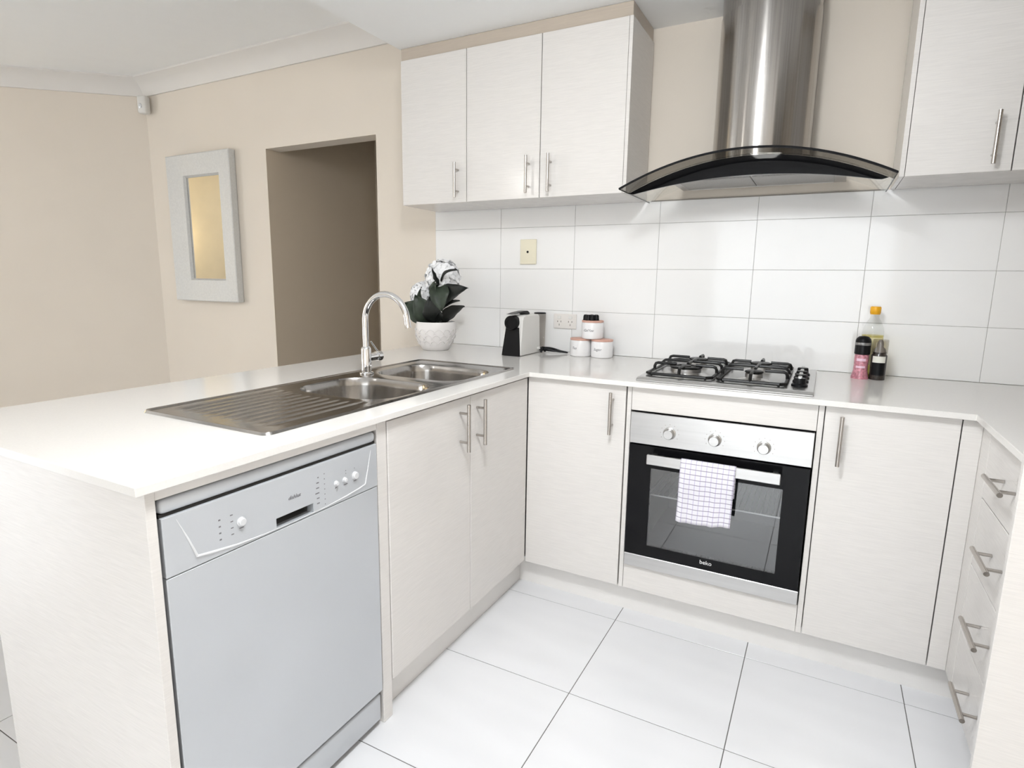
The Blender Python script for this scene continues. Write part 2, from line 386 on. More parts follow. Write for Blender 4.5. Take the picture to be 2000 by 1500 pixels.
# ------------------------------------------------------------------ cupboards
def handle_bm(c, along, out, L=0.157, sp=0.096, r=0.0062, so=0.035):
    c, along, out = Vector(c), Vector(along), Vector(out); bm = bm_new()
    tube(bm, [c + out * so - along * L / 2, c + out * so + along * L / 2], r, 14)
    for s in (-1, 1): tube(bm, [c + along * s * sp / 2 + out * 0.0005, c + along * s * sp / 2 + out * so], 0.0042, 10)
    return bm
BW = 'base cupboards of pale laminate'
WC = 'wall cupboards of pale laminate'
# corner cupboard left of the oven
c = thing('base_cupboard', 'pale base cupboard between the sink corner and the oven', 'cupboard', (0.2, -0.35, 0), BW)
obj('carcass', box(0.0, 0.402, -0.635, -0.02, ZK, H - T - .001), 'carcass', c)
d = obj('door', box(0.0025, 0.3995, FY, FY + .018, ZK + .001, ZB, bev=.0012), 'laminate', c)
obj('handle', handle_bm((0.352, FY, 0.791), (0, 0, 1), (0, -1, 0)), 'handle', d, smooth=True)
obj('kickboard', box(-0.043, 0.413, FY + .043, FY + .059, 0.0, ZK - .001), 'laminate_edge', c)
# oven housing
c = thing('oven_housing', 'pale oven housing with narrow panels above and below the oven', 'cupboard', (0.72, -0.35, 0), BW)
obj('side_panel', box(0.4045, 0.4205, FY, -0.02, ZK, H - T - .001, bev=.0008), 'laminate', c)
obj('side_panel', box(1.0225, 1.0385, FY, -0.02, ZK, H - T - .001, bev=.0008), 'laminate', c)
obj('top_panel', box(0.422, 1.021, FY, FY + .016, 0.8085, ZB, bev=.0008), 'laminate', c)
obj('bottom_panel', box(0.422, 1.021, FY, FY + .016, ZK + .001, 0.2085, bev=.0008), 'laminate', c)
obj('shelf', box(0.421, 1.022, FY + .02, -0.02, 0.19, 0.2065), 'carcass', c)
obj('kickboard', box(0.413, 1.039, FY + .043, FY + .059, 0.0, ZK - .001), 'laminate_edge', c)
# cupboard right of the oven
c = thing('base_cupboard', 'pale base cupboard between the oven and the drawers', 'cupboard', (1.23, -0.35, 0), BW)
obj('carcass', box(1.0395, 1.436, -0.635, -0.02, ZK, H - T - .001), 'carcass', c)
d = obj('door', box(1.0415, 1.3865, FY, FY + .018, ZK + .001, ZB, bev=.0012), 'laminate', c)
obj('handle', handle_bm((1.088, FY, 0.791), (0, 0, 1), (0, -1, 0)), 'handle', d, smooth=True)
obj('corner_filler', box(1.3895, 1.4368, FY, FY + .018, ZK + .001, ZB, bev=.0008), 'laminate', c)
obj('kickboard', box(1.039, 1.478, FY + .043, FY + .059, 0.0, ZK - .001), 'laminate_edge', c)
# drawers on the right
c = thing('drawer_cabinet', 'pale four-drawer cabinet with bar handles beside the tall panel', 'cabinet', (1.77, -0.95, 0), BW)
obj('carcass', box(1.456, RIGHT - .003, -1.224, -0.703, ZK, H - T - .001), 'carcass', c)
obj('corner_filler', box(FXR, FXR + .018, -0.7685, -0.664, ZK + .001, ZB, bev=.0008), 'laminate', c)
zz = [ZB, 0.697, 0.503, 0.307, ZK - .002]
for k in range(4):
    d = obj('drawer', box(FXR, FXR + .018, -1.2235, -0.7715, zz[k + 1] + .003, zz[k] if k == 0 else zz[k] - .0, bev=.0012), 'laminate', c)
    obj('handle', handle_bm((FXR, -0.998, (0.798, 0.604, 0.4075, 0.215)[k]), (0, 1, 0), (-1, 0, 0)), 'handle', d, smooth=True)
obj('kickboard', box(FXR + .043, FXR + .059, -1.225, -0.64, 0.0, ZK - .003), 'laminate_edge', c)
tag(obj('tall_end_panel', box(1.392, RIGHT - .002, -1.244, -1.2265, 0.0, 2.28, bev=.001), 'laminate'),
    'tall glossy off-white end panel beside the drawers at the right edge', 'panel')
# sink cupboard in the peninsula
c = thing('sink_cupboard', 'pale double-door sink cupboard under the peninsula worktop', 'cupboard', (-0.33, -1.11, 0), BW)
obj('carcass', box(-0.64, -0.62, -1.53, -0.66, 0.0, H - T - .001), 'carcass', c)
obj('side_panel', box(-0.62, -0.02, -1.566, -1.5325, 0.0, H - T - .001, bev=.001), 'laminate_edge', c)
obj('filler', box(-0.02, -0.003, -1.569, -1.531, 0.0, H - T - .001, bev=.001), 'laminate', c)
obj('front_rail', box(-0.06, -0.02, -1.53, -0.69, ZK, ZK + .02), 'carcass', c)
for y0, y1, hy in ((-1.5285, -1.1075, -1.172), (-1.1045, -0.6825, -1.069)):
    d = obj('door', box(-0.018, 0.0, y0, y1, ZK + .006, 0.888, bev=.0012), 'laminate', c)
    obj('handle', handle_bm((0, hy, 0.7935), (0, 0, 1), (1, 0, 0)), 'handle', d, smooth=True)
obj('kickboard', box(-0.059, -0.043, -1.53, -0.6375, 0.0, ZK + .004), 'laminate_edge', c)
# end of the peninsula
c = thing('peninsula_end', 'white end panel closing the peninsula beside the dishwasher', 'panel', (-0.33, -2.16, 0))
obj('end_panel', box(-0.652, 0.0, -2.172, -2.1535, 0.0, H - T - .001, bev=.001), 'laminate', c)
obj('back_panel', box(-0.652, -0.642, -2.153, -0.002, 0.0, H - T - .001), 'laminate', c)
obj('top_rail', box(-0.02, -0.002, -2.153, -1.5705, 0.874, H - T - .001, bev=.0008), 'laminate_edge', c)

# wall cupboards
UY, UZ0, UZ1 = -0.31, 1.625, 2.289
def wall_cupboard(label, x0, x1, doors, ends=(False, False)):
    c = thing('wall_cupboard', label, 'cupboard', ((x0 + x1) / 2, -0.15, UZ0), WC)
    obj('carcass', box(x0 + .001, x1 - .001, UY + .040, -0.003, UZ0 + .001, UZ1), 'laminate', c)
    obj('bottom_panel', box(x0 + .001, x1 - .001, UY + .0185, -0.003, UZ0, UZ0 + .016), 'laminate', c)
    for a, b, hx in doors:
        d = obj('door', box(a + .0017, b - .0017, UY, UY + .0175, UZ0, UZ1, bev=.001), 'laminate', c)
        obj('handle', handle_bm((hx, UY, 1.7215), (0, 0, 1), (0, -1, 0)), 'handle', d, smooth=True)
    if ends[0]: obj('end_panel', box(x0 - .0145, x0, UY - .001, -0.003, UZ0, UZ1, bev=.0008), 'laminate', c)
    if ends[1]: obj('end_panel', box(x1, x1 + .0145, UY - .001, -0.003, UZ0, UZ1, bev=.0008), 'laminate', c)
wall_cupboard('single-door wall cupboard nearest the doorway', -0.902, -0.522, [(-0.896, -0.522, -0.567)])
wall_cupboard('double-door wall cupboard left of the range hood', -0.522, 0.2315, [(-0.522, -0.146, -0.197), (-0.146, 0.2315, -0.092)], (False, True))
wall_cupboard('wall cupboard right of the range hood, cut by the frame', 1.2, 1.77, [(1.2, 1.481, 1.427), (1.481, 1.77, 1.535)], (True, False))
obj_f = obj('ceiling_filler', box(-0.9, 0.240, UY + .012, -0.003, UZ1 + .004, ZLOW - .001, bev=.0008), 'taupe')
tag(obj_f, 'pale filler strip between the left wall cupboards and ceiling', 'filler panel')
tag(obj('ceiling_filler', box(1.19, RIGHT - .01, UY + .006, -0.003, UZ1 + .004, ZLOW - .001, bev=.0008), 'taupe'),
    'pale filler strip above the cupboard right of the hood', 'filler panel')

# ------------------------------------------------------------------ range hood
HX, HW, HA, HZ0 = 0.717, 0.455, 0.113, 1.735
def arch(x): return HZ0 - HA * ((x - HX) / HW) ** 2
hd = thing('range_hood', 'stainless range hood with round chimney and curved glass canopy', 'range hood', (HX, -0.2, 1.62))
bm = bm_new(); N = 40
xs = [HX - HW + 2 * HW * k / N for k in range(N + 1)]
def sheet(bm, y0, y1, th, lo=0, hi=N):
    g = [[bm.verts.new((xs[k], y, arch(xs[k]) + dz)) for k in range(lo, hi + 1)] for y, dz in ((y0, 0), (y1, 0), (y1, -th), (y0, -th))]
    for a in range(4):
        p, q = g[a], g[(a + 1) % 4]
        for k in range(len(p) - 1): bm.faces.new((p[k], p[k + 1], q[k + 1], q[k]))
    for e in (0, -1): bm.faces.new([g[a][e] for a in range(4)])
    return bm
can = obj('glass_canopy', sheet(bm, -0.330, -0.008, 0.006), 'clear', hd, smooth=True, label='clear curved glass canopy')
obj('smoked_front_edge', sheet(bm_new(), -0.447, -0.3305, 0.006), 'canopy_glass', can, smooth=True)
bm = bm_new(); tube(bm, [(x, -0.449, arch(x) - .003) for x in xs], 0.0042, 8)
obj('canopy_rim', bm, 'black', can, smooth=True)
for s in (0, -1):
    obj('canopy_side_rim', tube(bm_new(), [(xs[s], -0.447, arch(xs[s]) - .003), (xs[s], -0.008, arch(xs[s]) - .003)], 0.0022, 8), 'black', can, smooth=True)
# black crescent fascia under the glass
bm = bm_new(); tp, bt = [], []
fx0, fx1, K = 0.264, 1.156, 48
for k in range(K + 1):
    x = fx0 + (fx1 - fx0) * k / K; u = (x - HX) / HW
    zt = arch(x) - .0066; zb = 1.660 - 0.052 * u * u
    if x > 1.12: zb = zb + (zt - zb) * (1 - math.sqrt(max(0, 1 - ((x - 1.12) / .036) ** 2)))
    if x < 0.285: zb = zb + (zt - zb) * ((0.285 - x) / .021) ** 2
    tp.append((x, -0.33, zt)); bt.append((x, -0.33, min(zb, zt - .0005)))
obj('fascia', prism(bm, tp + bt[::-1], (0, 0.008, 0)), 'black_gloss', hd, label='glossy black control fascia')
# steel body with its filters
body = bm_new()
bx(body, 0.41, 1.035, -0.32, -0.012, 1.662, 1.672, bev=.002)
for xa in (0.41, 1.023): bx(body, xa, xa + .012, -0.318, -0.012, 1.668, 1.676)
obj('body', body, 'steel_bright', hd)
for a, b in ((0.445, 0.715), (0.722, 0.995)):
    f = obj('grease_filter', box(a, b, -0.285, -0.06, 1.6575, 1.663, bev=.001), 'filter', hd)
obj('light_strip', box(0.45, 0.99, -0.045, -0.03, 1.659, 1.664, bev=.001), 'white_plastic', hd)
obj('tile_top_strip', box(0.27, 1.172, -0.0045, -0.0015, 1.624, 1.6285), 'slot', hd)  # thin grey strip along the top edge of the tiles
bm = bm_new(); CX, CYC, CR = 0.722, -0.105, 0.178
pr = [(CX + CR, -0.003)] + [(CX + CR * math.cos(a), CYC - CR * math.sin(a)) for a in [PI * k / 40 for k in range(41)]] + [(CX - CR, -0.003)]
def column(pr, z0, z1): return prism(bm_new(), [(x, y, z0) for x, y in pr], (0, 0, z1 - z0))
obj('chimney', column(pr, 1.735, 2.27), 'steel', hd, smooth=True, label='brushed stainless round chimney')
pr2 = [(CX + (x - CX) * .985, -0.003 + (y + .003) * .985) for x, y in pr]
obj('chimney_sleeve', column(pr2, 2.27, ZLOW - .001), 'steel', hd, smooth=True)
obj('collar', column([(CX + (x - CX) * 1.02, y * 1.01 - .0) for x, y in pr], 1.727, 1.739), 'steel', hd, smooth=True)

# ------------------------------------------------------------------ oven
ov = thing('oven', 'built-in stainless oven with black glass door under the hob', 'oven', (0.7215, -0.45, 0.21))
OX0, OX1, OY = 0.424, 1.019, -0.690
cp = obj('control_panel', box(OX0, OX1, OY, OY + .03, 0.689, 0.804, bev=.0015), 'steel_bright', ov)
for x, z in ((0.566, 0.741), (0.7195, 0.739), (0.875, 0.735)):
    k = obj('knob', lathe(bm_new(), [(0.022, 0), (0.022, 0.004), (0.0185, 0.006), (0.017, 0.024), (0.0155, 0.026)], (x, OY, z), 28, 'y'), 'steel_bright', cp, smooth=True)
    tk = bm_new()
    for a in range(9):
        t = math.radians(-120 + 30 * a); bx(tk, x + .032 * math.sin(t) - .0012, x + .032 * math.sin(t) + .0012, OY - .0004, OY + .001, z + .032 * math.cos(t) - .0012, z + .032 * math.cos(t) + .0012)
    obj('dial_marks', tk, 'slot', cp)
dr = obj('door_glass', cells(bm_new(), [OX0 + .002, 0.507, 0.943, OX1 - .002], [0.263, 0.305, 0.603, 0.684], lambda x, z: not (0.507 < x < 0.943 and 0.305 < z < 0.603), OY + .022, OY, 'xzy'), 'black_gloss', ov, label='black glass oven door')
obj('window', box(0.507, 0.943, OY + .0005, OY + .004, 0.305, 0.603), 'oven_window', dr)
obj('bottom_trim', box(OX0, OX1, OY - .001, OY + .022, 0.212, 0.2605, bev=.0015), 'steel_bright', ov)
hb = bm_new(); bx(hb, 0.503, 0.935, -0.744, -0.732, 0.632, 0.668, bev=.002)
for x in (0.520, 0.918): bx(hb, x - .008, x + .008, -0.733, OY, 0.640, 0.660)
obj('handle', hb, 'steel_bright', dr)
text('logo', 'beko', 0.021, 'white_ink', dr, facing_y(0.72, OY - .0006, 0.2885))
cv = bm_new()
bx(cv, 0.47, 0.478, -0.665, -0.22, 0.29, 0.63); bx(cv, 0.965, 0.973, -0.665, -0.22, 0.29, 0.63)
bx(cv, 0.47, 0.973, -0.228, -0.22, 0.29, 0.63); bx(cv, 0.47, 0.973, -0.665, -0.22, 0.282, 0.29); bx(cv, 0.47, 0.973, -0.665, -0.22, 0.63, 0.638)
obj('cavity', cv, 'enamel', ov)
rk = bm_new()
for y in (-0.645, -0.24): tube(rk, [(0.479, y, 0.488), (0.964, y, 0.488)], 0.0035, 8)
for k in range(3): tube(rk, [(0.49 + .232 * k, -0.645, 0.484), (0.49 + .232 * k, -0.24, 0.484)], 0.003, 8)
for k in range(26): tube(rk, [(0.492 + .0185 * k, -0.645, 0.4905), (0.492 + .0185 * k, -0.24, 0.4905)], 0.0014, 6)
obj('rack', rk, 'aluminium', ov, smooth=True)

# tea towel over the oven handle
bm = bm_new(); nx, pts = 28, []
uvl = bm.loops.layers.uv.new('UVMap')
path = [(-0.7275, 0.555), (-0.7285, 0.60), (-0.7285, 0.64), (-0.7295, 0.667), (-0.7335, 0.6705), (-0.738, 0.6715), (-0.7430, 0.6705), (-0.7468, 0.667)]
path += [(-0.748 - .004 * math.sin(k * .35), 0.667 - 0.216 * k / 18) for k in range(1, 19)]
s = 0; ss = [0]
for a, b in zip(path, path[1:]): s += math.hypot(a[0] - b[0], a[1] - b[1]); ss.append(s)
grid = []
for i, (y, z) in enumerate(path):
    row = []
    dn = max(0, (0.66 - z) / .2) if i > 7 else 0
    for k in range(nx + 1):
        u = k / nx; x = 0.6225 + 0.178 * u - 0.004 * dn
        yy = y - (0.006 * math.sin(u * 9 + dn * 1.2) + .004 * math.sin(u * 21)) * dn
        zz_ = z - (0.006 * math.sin(u * 5.0) * dn if i > 7 else 0)
        row.append(bm.verts.new((x, min(yy, -0.7455) if i > 7 and z < .665 else yy, zz_)))
    grid.append(row)
for i in range(len(grid) - 1):
    for k in range(nx):
        f = bm.faces.new((grid[i][k], grid[i][k + 1], grid[i + 1][k + 1], grid[i + 1][k]))
        for l, (a, b) in zip(f.loops, ((i, k), (i, k + 1), (i + 1, k + 1), (i + 1, k))): l[uvl].uv = (0.178 * b / nx, ss[a])
tw = obj('tea_towel', bm, 'towel', smooth=True)
sd = tw.modifiers.new('thick', 'SOLIDIFY'); sd.thickness = 0.0012; sd.offset = 0
tag(tw, 'white and lilac checked tea towel over the oven handle', 'tea towel')

# ------------------------------------------------------------------ hob
hb = thing('gas_hob', 'stainless four-burner gas hob with black pan supports', 'hob', (0.71, -0.37, H))
TH = .013
tb = bm_new()
prism(tb, [(0.427, y, H + z) for y, z in ((-0.662, .0005), (-0.661, .004), (-0.655, .009), (-0.645, TH - .001), (-0.636, TH), (-0.092, TH), (-0.086, .010), (-0.084, .0005))], (0.576, 0, 0))
obj('tray', tb, 'hob_steel', hb, bevel=.002)
burners = [(0.566, -0.480, .056), (0.566, -0.235, .036), (0.806, -0.480, .030), (0.806, -0.235, .038)]
for x, y, r in burners:
    b = obj('burner', lathe(bm_new(), [(r + .024, 0), (r + .018, .003), (r + .004, .006), (r, .008), (r, .022), (r - .004, .024)], (x, y, H + TH), 28), 'aluminium', hb, smooth=True)
    obj('cap', lathe(bm_new(), [(r - .001, 0), (r + .002, .002), (r, .007), (r - .006, .009)] if r < .045 else [(r + .002, 0), (r + .004, .003), (r, .006), (r * .62, .006), (r * .6, .003), (r * .34, .003), (r * .32, .008), (0, .010)], (x, y, H + TH + .0245), 28), 'black_iron', b, smooth=True)
def support(x0, x1, xb):
    bm = bm_new(); y0, y1, zf, zt = -0.600, -0.125, H + .021, H + .047; r = .0058; c = .018
    rect = [(x0 + c, y0), (x1 - c, y0), (x1, y0 + c), (x1, y1 - c), (x1 - c, y1), (x0 + c, y1), (x0, y1 - c), (x0, y0 + c), (x0 + c, y0)]
    tube(bm, [(x, y, zf) for x, y in rect], r, 8)
    ym = -0.358
    for yy in (ym,):   # raised rail between the two burners
        tube(bm, [(x0, yy, zf), (x0 + .002, yy, zt - .012), (x0 + .012, yy, zt - .003), (x0 + .026, yy, zt - .001), (x1 - .026, yy, zt - .001), (x1 - .012, yy, zt - .003), (x1 - .002, yy, zt - .012), (x1, yy, zf)], r, 8)
    for x in (x0 + .02, x1 - .02):
        for y in (y0, y1): tube(bm, [(x, y, zf), (x, y, H + TH + .0005)], .0045, 8)
    def finger(a, b, z0=zf):
        a, b = Vector(a), Vector(b); d = (b - a); L = d.length; d.normalize()
        tube(bm, [a + Vector((0, 0, z0)), a + Vector((0, 0, zt - .012)) + d * .001, a + d * .005 + Vector((0, 0, zt - .003)), a + d * .014 + Vector((0, 0, zt)), a + d * L + Vector((0, 0, zt))], r, 8)
    for yc in (-0.480, -0.235):
        inner = .036
        finger((x0, yc, 0), (xb - inner, yc, 0)); finger((x1, yc, 0), (xb + inner, yc, 0))
    finger((xb, y0, 0), (xb, -0.480 - inner, 0)); finger((xb, y1, 0), (xb, -0.235 + inner, 0))
    tube(bm, [(xb, ym, zt), (xb, -0.480 + inner, zt)], r, 8); tube(bm, [(xb, ym, zt), (xb, -0.235 - inner, zt)], r, 8)
    return bm
obj('pan_support', support(0.447, 0.678, 0.566), 'black_iron', hb, smooth=True)
obj('pan_support', support(0.698, 0.916, 0.806), 'black_iron', hb, smooth=True)
for k in range(4):
    y = -0.545 + .092 * k
    kb = obj('knob', lathe(bm_new(), [(.026, 0), (.0255, .006), (.020, .010), (.0185, .026), (.017, .028)], (0.957, y, H + TH), 24), 'black', hb, smooth=True)
    obj('grip', box(0.951, 0.963, y - .0165, y + .0165, H + TH + .027, H + TH + .033, bev=.0015), 'steel_bright', kb)

# ------------------------------------------------------------------ sink and tap
sk = thing('kitchen_sink', 'double-bowl stainless sink with ribbed drainer on the peninsula', 'sink', (-0.305, -1.25, H))
SX0, SX1, SY0, SY1, SZ = -0.543, -0.068, -1.862, -0.655, H + .004
def rrect(cx, cy, hx, hy, r, n=8):
    out = []
    for q, (sx, sy) in enumerate(((1, 1), (-1, 1), (-1, -1), (1, -1))):
        for k in range(n + 1):
            a = PI / 2 * (q + k / n); out.append((cx + sx * (hx - r) + r * math.cos(a), cy + sy * (hy - r) + r * math.sin(a)))
    return out
def to_rect(p, c, x0, x1, y0, y1):
    dx, dy = p[0] - c[0], p[1] - c[1]; t = 1e9
    if abs(dx) > 1e-9: t = min(t, ((x1 if dx > 0 else x0) - c[0]) / dx)
    if abs(dy) > 1e-9: t = min(t, ((y1 if dy > 0 else y0) - c[1]) / dy)
    return (c[0] + dx * t, c[1] + dy * t)
def bowl(y0, y1, cx, cy, hx, hy, r, depth):
    """flange cell with a bowl pressed into it"""
    x0, x1 = SX0 + .012, SX1 - .012
    pts = rrect(cx, cy, hx, hy, r); n = len(pts); bm = bm_new()
    cor = [(x1, y1), (x0, y1), (x0, y0), (x1, y0)]
    outer = [to_rect(p, (cx, cy), x0, x1, y0, y1) for p in pts]
    for q in range(4):   # snap one outer point to each corner
        k = min(range(n), key=lambda k: (outer[k][0] - cor[q][0]) ** 2 + (outer[k][1] - cor[q][1]) ** 2); outer[k] = cor[q]
    rings = [[bm.verts.new((x, y, SZ - .001)) for x, y in outer]]
    for ins, dz in ((-.006, -.001), (0, -.002), (.003, -.007), (.006, -.03), (.016, -depth + .035), (.028, -depth + .010), (.055, -depth)):
        rings.append([bm.verts.new((x, y, SZ + dz)) for x, y in rrect(cx, cy, hx - ins, hy - ins, max(.015, r - ins * .8))])
    for a, b in zip(rings, rings[1:]):
        for k in range(n): bm.faces.new((a[k], a[(k + 1) % n], b[(k + 1) % n], b[k]))
    bm.faces.new(rings[-1]); return bm
YM = -1.103
fr = bm_new()
for ins, dz in ((0, -.004),): pass
o1 = rrect((SX0 + SX1) / 2, (SY0 + SY1) / 2, (SX1 - SX0) / 2, (SY1 - SY0) / 2, .022, 6)
o2 = rrect((SX0 + SX1) / 2, (SY0 + SY1) / 2, (SX1 - SX0) / 2 - .004, (SY1 - SY0) / 2 - .004, .019, 6)
o3 = rrect((SX0 + SX1) / 2, (SY0 + SY1) / 2, (SX1 - SX0) / 2 - .009, (SY1 - SY0) / 2 - .009, .015, 6)
o4 = rrect((SX0 + SX1) / 2, (SY0 + SY1) / 2, (SX1 - SX0) / 2 - .014, (SY1 - SY0) / 2 - .014, .010, 6)
rg = [[fr.verts.new((x, y, z)) for x, y in o] for o, z in ((o1, H + .0002), (o2, SZ + .0022), (o3, SZ + .0018), (o4, SZ - .0012))]
for a, b in zip(rg, rg[1:]):
    for k in range(len(a)): fr.faces.new((a[k], a[(k + 1) % len(a)], b[(k + 1) % len(a)], b[k]))
obj('rim', fr, 'sink', sk, smooth=True)
for y0, y1, cx, cy, hx, hy, r in ((-1.47, YM, -0.288, -1.291, .190, .158, .105), (YM, SY1 + .012, -0.288, -0.909, .190, .152, .085)):
    b = obj('bowl', bowl(y0, y1, cx, cy, hx, hy, r, .155), 'sink', sk, smooth=True)
    obj('waste', lathe(bm_new(), [(.040, 0), (.038, .002), (.028, .001), (.02, -.001), (0, -.001)], (cx, cy, SZ - .1545), 24), 'chrome', b, smooth=True)
# drainer: ribbed sheet
bm = bm_new(); nX, nY = 150, 26; x0, x1, y0, y1 = SX0 + .012, SX1 - .012, SY0 + .012, -1.47
def rib(x, y):
    u = (x - (x0 + .035)) / (x1 - x0 - .07); v = (y - (y0 + .05)) / (y1 - y0 - .055)
    if not 0 <= u <= 1: return 0
    e = max(0, min(1, (y - y0 - .045) / .03)) * max(0, min(1, (y1 - .006 - y) / .02))
    return .0035 * e * max(0, math.sin(2 * PI * u * 10)) ** .8 - .002 * e
g = [[bm.verts.new((x0 + (x1 - x0) * i / nX, y0 + (y1 - y0) * j / nY, SZ - .001 + rib(x0 + (x1 - x0) * i / nX, y0 + (y1 - y0) * j / nY))) for j in range(nY + 1)] for i in range(nX + 1)]
for i in range(nX):
    for j in range(nY): bm.faces.new((g[i][j], g[i + 1][j], g[i + 1][j + 1], g[i][j + 1]))
obj('drainer', bm, 'sink', sk, smooth=True)

tp_ = thing('mixer_tap', 'chrome gooseneck mixer tap behind the sink bowls', 'tap', (-0.466, -1.083, SZ))
bx0, by0 = -0.468, -1.083
obj('base_ring', lathe(bm_new(), [(.026, 0), (.026, .004), (.022, .007)], (bx0, by0, SZ), 28), 'chrome', tp_, smooth=True)
obj('body', lathe(bm_new(), [(.0185, 0), (.0185, .085), (.0165, .092), (.0125, .095)], (bx0, by0, SZ + .006), 28), 'chrome', tp_, smooth=True)
R_ = .096; zc = 1.115
pts = [(bx0, by0, SZ + .095), (bx0, by0, 1.06), (bx0, by0, zc)] + [(bx0 + R_ - R_ * math.cos(PI * k / 20 * .98), by0, zc + R_ * math.sin(PI * k / 20 * .98)) for k in range(1, 21)]
e = Vector(pts[-1]); pts.append(e + Vector((.004, 0, -.024)))
obj('spout', tube(bm_new(), pts, .0112, 16), 'chrome', tp_, smooth=True)
kn = bm_new(); tube(kn, [(bx0, by0 + .012, .977), (bx0, by0 + .055, .977)], .0145, 20); tube(kn, [(bx0, by0 + .056, .977), (bx0, by0 + .076, .977)], .0185, 24)
k = obj('valve', kn, 'chrome', tp_, smooth=True)
obj('lever', tube(bm_new(), [(bx0 + .002, by0 + .066, .990), (bx0 + .002, by0 + .025, 1.035)], [.0035, .0028], 8), 'chrome', k, smooth=True)

# ------------------------------------------------------------------ dishwasher
dw = thing('dishwasher', 'silver freestanding dishwasher under the peninsula worktop', 'dishwasher', (-0.28, -1.86, 0))
WY0, WY1 = -2.148, -1.5745
obj('body', box(-0.60, -0.062, WY0 + .004, WY1 - .003, 0.04, 0.868), 'shadow_gap', dw)
obj('lid', box(-0.58, -0.001, WY0, WY1, 0.8425, 0.871, bev=.011, seg=4), 'silver', dw, smooth=True)
obj('seal', box(-0.1, -0.006, WY0 + .001, WY1 - .001, 0.8365, 0.844), 'shadow_gap', dw)
py0, py1, pz0, pz1 = WY0 + .001, WY1 - .001, 0.7225, 0.8375
hy0, hy1, hz = -1.902, -1.797, 0.7485
cpn = obj('control_panel', cells(bm_new(), [py0, hy0, hy1, py1], [pz0, pz0 + .0035, hz, pz1], lambda y, z: not (hy0 < y < hy1 and pz0 + .0035 < z < hz), -0.021, 0.001, 'yzx'), 'silver', dw, bevel=.0012)
pk = bm_new(); q = [[pk.verts.new((x, y, z)) for y, z in ((hy0, pz0 + .0035), (hy1, pz0 + .0035), (hy1, hz), (hy0, hz))] for x in (-0.0205, -0.056)]
for k in range(4): pk.faces.new((q[0][k], q[0][(k + 1) % 4], q[1][(k + 1) % 4], q[1][k]))
pk.faces.new(q[1])
obj('grip_recess', pk, 'silver_dark', cpn)
ridge = [(-2.120, .828), (-2.1, .78), (-2.086, .742), (-2.06, .7375), (-2.0, .730), (-1.93, .7262), (-1.85, .7252), (-1.76, .7265), (-1.69, .7315), (-1.645, .7365), (-1.622, .741), (-1.612, .775), (-1.598, .826)]
rw = [.0006, .0022, .0032, .003, .0022, .0012, .0006, .0012, .002, .0022, .0022, .0014, .0006]
obj('moulded_ridge', tube(bm_new(), [(0.0008, y, z) for y, z in ridge], rw, 8), 'silver_light', cpn, smooth=True)
def btn(y, z, r): obj('button', lathe(bm_new(), [(r + .002, 0), (r + .002, .001), (r, .0015), (r, .006), (r - .001, .007)], (0.001, y, z), 20, 'x'), 'silver_light', cpn, smooth=True)
btn(-1.659, .776, .0085); btn(-1.695, .775, .005); btn(-1.724, .775, .005); btn(-1.988, .775, .008)
pm = bm_new()
for a, (y, z, w) in enumerate([(-1.778 + .0, .806 - .0125 * k, (.004, .008, .009, .012, .008, .008)[k]) for k in range(6)]): bx(pm, .0008, .0013, y - w, y, z - .0013, z + .0013)
for k in range(7): bx(pm, .0008, .0013, -1.762, -1.7595, .8045 - .0125 * k + .004, .8065 - .0125 * k + .004)
for y, z, w in ((-1.659, .762, .010), (-1.692, .7625, .013), (-1.724, .7635, .007), (-1.988, .7615, .010), (-1.66, .795, .002), (-1.69, .797, .003), (-1.69, .79, .002)): bx(pm, .0008, .0013, y - w / 2, y + w / 2, z - .0009, z + .0009)
for k in range(4): bx(pm, .0008, .0013, -2.038, -2.0335, .7935 - .0135 * k, .7965 - .0135 * k)
for k in range(4): bx(pm, .0008, .0013, -2.012, -2.006, .795 - .0135 * k, .797 - .0135 * k)
obj('panel_markings', pm, 'ink', cpn, kind='stuff')
text('logo', 'dishlex', 0.0125, 'ink', cpn, facing_x(.0013, -1.851, .783), shear=.3)
obj('door', box(-0.020, 0.0005, py0, py1, 0.113, 0.7205, bev=.0015), 'silver', dw)
obj('kickplate', box(-0.030, -0.006, py0 + .002, py1 - .001, 0.018, 0.100, bev=.006, seg=3), 'silver', dw, smooth=True)

# ------------------------------------------------------------------ things on the worktop
# plant
pc = Vector((-0.722, -0.285, H))
pl = thing('potted_hydrangea', 'white artificial hydrangea in a white patterned pot by the wall', 'potted plant', pc)
pot = obj('pot', lathe(bm_new(), [(.0, 0), (.062, 0), (.068, .004), (.085, .03), (.098, .07), (.102, .10), (.099, .135), (.096, .142), (.092, .141), (.092, .12), (0, .118)], pc, 40, close=False), 'ceramic', pl, smooth=True)
wv = bm_new()
for a in range(9):
    for q in range(3):
        th = -PI + a * .42 + q * .12; z = .035 + .028 * q
        pts = []
        for k in range(9):
            t = th + (k - 4) * .07; zz_ = z + .016 * math.cos((k - 4) * .5)
            r = .0015 + (.085 + (zz_ - .03) * .36 if zz_ < .07 else .099 + (zz_ - .07) * .08)
            pts.append(pc + Vector((r * math.cos(t), r * math.sin(t), zz_)))
        tube(wv, pts, .0018, 6)
obj('relief_pattern', wv, 'ceramic', pot, smooth=True, kind='stuff')
obj('soil', lathe(bm_new(), [(.0915, 0), (.07, .006), (0, .010)], pc + Vector((0, 0, .128)), 24), 'soil', pl, smooth=True)
